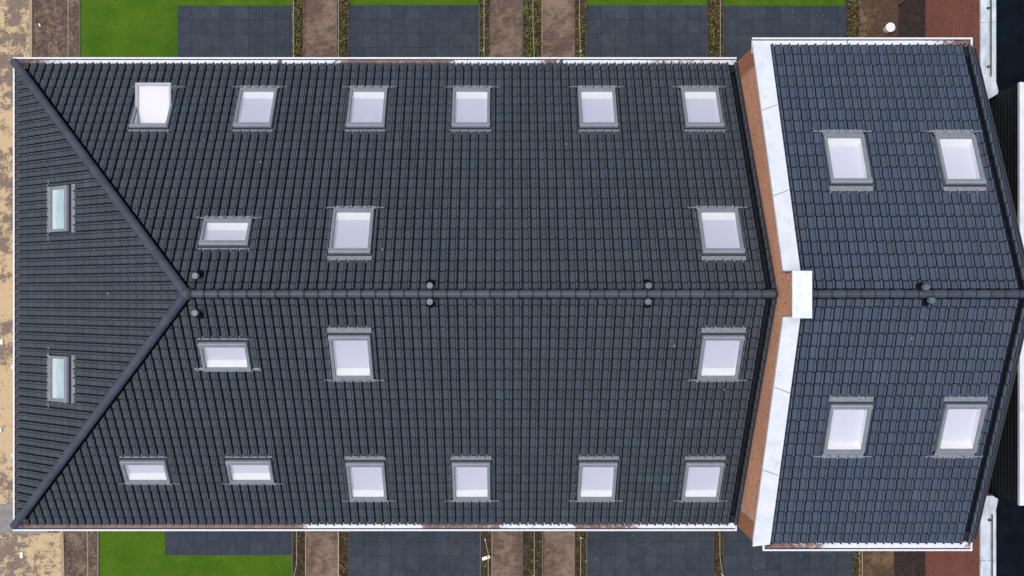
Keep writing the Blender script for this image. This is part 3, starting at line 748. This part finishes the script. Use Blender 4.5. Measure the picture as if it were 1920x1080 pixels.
b = MB(); b.box(XG + .35, XR - .05, -6.2, 6.2, 0, 8.1); b.build('wall', BR_OX, right)
b = MB(); b.face([(XR - .04, y, z) for y, z in ((-6.4, 0), (6.4, 0), (6.4, 8.2), (0, 10.8), (-6.4, 8.2))]); b.build('gable_wall', BR_O, right)
# lead soaker strip where the lower roof meets the gable
for sl_ in (SN, SS):
    b = MB(); sl_.box(b, XG - .045, XG - .008, 0, sl_.L, -.1, .03); b.build('wall_flashing', CLAD_D, house)
winRN = [(7.855, 8.85, 2.77, 4.15, 8 * EX2, 13 * EX2), (10.6, 11.575, 2.79, 4.17, 8 * EX2, 13 * EX2)]
winRS = [(7.85, 8.855, 2.77, 4.15, 8 * EX2, 13 * EX2), (10.61, 11.6, 2.79, 4.16, 8 * EX2, 13 * EX2)]
AN2 = XR - .23 - 40 * PW
kd2 = int(math.floor((XR - .12 - AN2) / PW))
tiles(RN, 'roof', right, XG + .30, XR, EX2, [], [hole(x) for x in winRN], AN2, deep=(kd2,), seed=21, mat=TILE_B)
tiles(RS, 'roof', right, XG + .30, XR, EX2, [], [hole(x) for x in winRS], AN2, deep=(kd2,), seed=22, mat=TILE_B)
for sl_ in (RN, RS):
    deck(sl_, [(XG + .3, -.05), (XR, -.05), (XR, sl_.L), (XG + .3, sl_.L)], 'roof_deck', right)
    b = MB(); sl_.box(b, XR + .0, XR + .09, .12, sl_.L, -.22, -.02); sl_.box(b, XR + .075, XR + .10, .12, sl_.L, -.03, .02); b.build('verge_trim', CLAD_D, right)
for i, x in enumerate(winRN): roof_window(RN, right, *x, AN2, seed=60 + i, DEP=-.13, SP=.10)
for i, x in enumerate(winRS): roof_window(RS, right, *x, AN2, seed=70 + i, DEP=-.13, SP=.10)
ridge_run((XR + .05, 0, ZR2 + .015), (XG + .40, 0, ZR2 + .015), .333, .092, 'ridge_cap', right, 9)
for x, y in ((9.57, .15), (9.70, -.15)): vent(right, x, y, ZR2 - abs(y) * .42, 11.38, .068)
# coping on the gable parapet
for s in (1, -1):
    ye, ze, yr, zr = s * 6.40, 8.50, s * .53, 11.12
    x0, x1 = 6.40, 6.855; b = MB()
    xr1 = 6.80
    tilt = -.03
    P = [(x0, ye, ze), (x1, ye, ze + tilt), (xr1, yr, zr + tilt), (x0, yr, zr)]
    D = [(x, y, z - .09) for x, y, z in P]
    f = lambda *q: b.face(list(q) if s < 0 else list(q)[::-1])
    f(*P)
    for i in range(4): j = (i + 1) % 4; f(D[i], D[j], P[j], P[i])
    # eave end turned flat
    Q = [(x0, ye + s * .10, ze - .02), (x1, ye + s * .06, ze - .05), P[1], P[0]]
    f(*Q)
    QD = [(x, y, z - .12) for x, y, z in Q[:2]]; f(QD[0], QD[1], Q[1], Q[0])
    c = b.build('coping', COPING, right)
    for t in (.30, .68) if s > 0 else (.335, .70):
        y = ye + (yr - ye) * t; z = ze + (zr - ze) * t; dy = s * .16
        zz = lambda yy: ze + (zr - ze) * (yy - ye) / (yr - ye)
        b = MB(); a0 = Vector((x0 + .005, y + dy * (1 if s > 0 else 1), zz(y + dy) + .002)); a1 = Vector((x1 - .04, y - dy, zz(y - dy) + tilt + .002))
        a0.y, a1.y = y - dy / 2 * 1, y + dy / 2; a0.z = zz(a0.y) + .002; a1.z = zz(a1.y) + tilt + .004
        w_ = Vector((0, .009, 0)); wz = Vector((0, 0, (zr - ze) / (yr - ye) * .009))
        b.face([tuple(a0 - w_ - wz), tuple(a1 - w_ - wz), tuple(a1 + w_ + wz), tuple(a0 + w_ + wz)]); b.build('coping_seam', CLAD, c)
    b = MB(); b.box(6.42, 6.72, s * .53 - .025 if s > 0 else -.53 - .0, s * .53 if s > 0 else -.53 + .025, 11.0, 11.17); b.build('step_flashing', CLAD, right)
b = MB(); b.box(XG, 6.82, -.505, .475, 11.021, 11.68); cb = b.build('gable_block', BR_O, right)
b = MB(); b.box(6.415, 6.855, -.545, .515, 11.70, 11.745); b.box(6.43, 6.84, -.53, .50, 11.64, 11.70); b.build('block_cap', COPING, right, bevel=.008)
b = MB()
for y in (-.01, -.43): b.box(6.43, 6.84, y, y + .006, 11.745, 11.749)
b.build('cap_seam', ZINC, right)
g1 = gutter(lambda d: [(12.13, 6.2), (12.13, 6.2)] if False else [(12.13 - d, 6.35), (12.13 - d, 6.635 - d), (6.42, 6.635 - d)], 'gutter', right, 8.345, 8.30, .40, [GUT_R, GUT_R], wid=.045)
g2 = gutter(lambda d: [(6.70 + d, -6.42), (6.70 + d, -6.655 + d), (12.12, -6.655 + d)], 'gutter', right, 8.345, 8.30, .40, [GUT_R2, GUT_R2], wid=.045)
for x in (8.35, 8.90): b = MB(); b.box(x - .01, x + .01, 6.3, 6.57, 8.29, 8.312); b.build('gutter_seam', EDGE, g1)
b = MB(); b.box(12.08, 12.12, -6.654, -6.42, 8.25, 8.35); b.build('gutter_end', GUTRIM, g2)

# ================================================================ neighbouring low building on the right
nb = empty('flat_roofed_annex', (18, 0, 0))
tag(nb, 'low flat roofed building with red brick wall and dark boarded middle at the right edge', 'building')
for s in (1, -1):
    b = MB(); y0, y1 = sorted((s * 6.2, s * FAR))
    b.face([(14.67, y1, 0), (14.67, y0, 0), (14.67, y0, 3.70), (14.67, y1, 3.70)]); b.face([(14.67, y0 if s > 0 else y1, 0), (15.1, y0 if s > 0 else y1, 0), (15.1, y0 if s > 0 else y1, 3.7), (14.67, y0 if s > 0 else y1, 3.7)])
    b.face([(15.12, y0, 3.2), (15.12, y1, 3.2), (15.12, y1, 3.70), (15.12, y0, 3.70)])
    b.build('wall', BR_R, nb)
    b = MB(); b.face([(15.1, y0, 3.45), (26, y0, 3.45), (26, y1, 3.45), (15.1, y1, 3.45)]); b.build('flat_roof', ROOFD, nb)
    e = 6.56 if s > 0 else -6.66
    b = MB(); yy0, yy1 = sorted((e, s * FAR)); b.box(14.655, 15.13, yy0, yy1, 3.72, 3.80); 
    cp = b.build('parapet_coping', ZINC, nb, bevel=.006)
    b = MB(); b.box(14.80, 14.86, yy0, yy1, 3.80, 3.812); b.box(15.10, 15.125, yy0, yy1, 3.80, 3.815); b.build('coping_fold', ZINC, cp)
    b = MB()
    for yy in ((8.35,) if s > 0 else (-8.2,)): b.box(14.66, 15.12, yy - .008, yy + .008, 3.80, 3.806)
    b.build('coping_seam', CLAD, cp)
    # flared end of the coping
    b = MB(); K = [(14.66, e), (15.13, e + s * .0), (15.24, e - s * .38), (14.86, e - s * .60)]
    if s < 0: K = [(14.69, e), (15.13, e), (15.22, e + .34), (15.05, e + .44), (14.78, e + .44)]
    o_ = [(x, y, 3.79 - (.03 if i > 1 else 0)) for i, (x, y) in enumerate(K)]
    b.face(o_[::-1] if s > 0 else o_); 
    for i in range(len(o_)): p, q = o_[i], o_[(i + 1) % len(o_)]; b.face([(p[0], p[1], 3.5), (q[0], q[1], 3.5), q, p])
    b.build('coping_end', ZINC, nb)
    # rod on the coping
    xr = 14.925 if s > 0 else 14.96
    b = MB(); ye = 6.66 if s > 0 else -6.75; b.tube([(xr, ye, 3.90), (xr, s * FAR, 3.90)], .021, 8); rd = b.build('rail', BLACK, nb)
    for yb in ((8.78, 6.98) if s > 0 else (-6.95, -9.1)):
        b = MB(); b.box(xr - .10, xr + .02, yb - .012, yb + .012, 3.80, 3.885); b.box(xr - .07, xr - .04, yb - .04, yb + .04, 3.80, 3.83); b.build('bracket', BLACK, rd)
    # boarded middle part with white roof edge
    ya, yb = sorted((s * 1.29, s * 6.21))
    b = MB(); ztop = 4.94; nbd = 30; st = 4.94 / 27
    for k in range(27):
        z0, z1 = k * st, (k + 1) * st
        b.face([(15.215, yb, z0), (15.215, ya, z0), (15.20, ya, z1 - .02), (15.20, yb, z1 - .02)])
        b.face([(15.20, yb, z1 - .02), (15.20, ya, z1 - .02), (15.24, ya, z1 - .012), (15.24, yb, z1 - .012)]); b.face([(15.24, yb, z1 - .012), (15.24, ya, z1 - .012), (15.215, ya, z1), (15.215, yb, z1)])
    for yy in (ya, yb): b.face([(15.215, yy, 0), (26, yy, 0), (26, yy, 4.94), (15.215, yy, 4.94)])
    b.build('boarded_wall', plain('black_boards', (.010, .014, .019), .8, 0, .3, 6, spec=.2), nb)
    b = MB(); b.box(15.17, 26, ya - .02, yb + .02, 4.94, 5.02); b.box(15.17, 15.25, ya - .02, yb + .02, 5.02, 5.05); b.build('white_roof', COPING, nb)
    yc = 2.31 if s > 0 else -2.25
    b = MB(); b.box(14.98, 15.19, yc - .05, yc + .04, 4.74, 4.82); b.build('drain_spout', ZINC, nb)
    b = MB(); b.tube([(15.08, yc, 4.74), (15.08, yc, .1)], .04, 10); b.build('downpipe', CLAD_D, nb)

# a few bird droppings and pale crumbs on the tiles
for par, sls, ur, n in ((house, (SN, SS), (-8, 6), 11), (house, (SW,), (-3, 3), 2), (right, (RN, RS), (7.2, 11.8), 2)):
    rnd = random.Random(int(n)); b = MB()
    for _ in range(n):
        sl_ = rnd.choice(sls); u = rnd.uniform(*ur); v = rnd.uniform(.4, sl_.L - .5 - (2 if sl_ is SW else 0)); rr = rnd.uniform(.008, .02)
        pts = [(u + rr * math.cos(k * 1.05) * rnd.uniform(.6, 1.2), v + rr * 1.5 * math.sin(k * 1.05) * rnd.uniform(.6, 1.2), .062) for k in range(6)]
        sl_.poly(b, pts)
    o = b.build('droppings', STRING, par); o['kind'] = 'stuff'
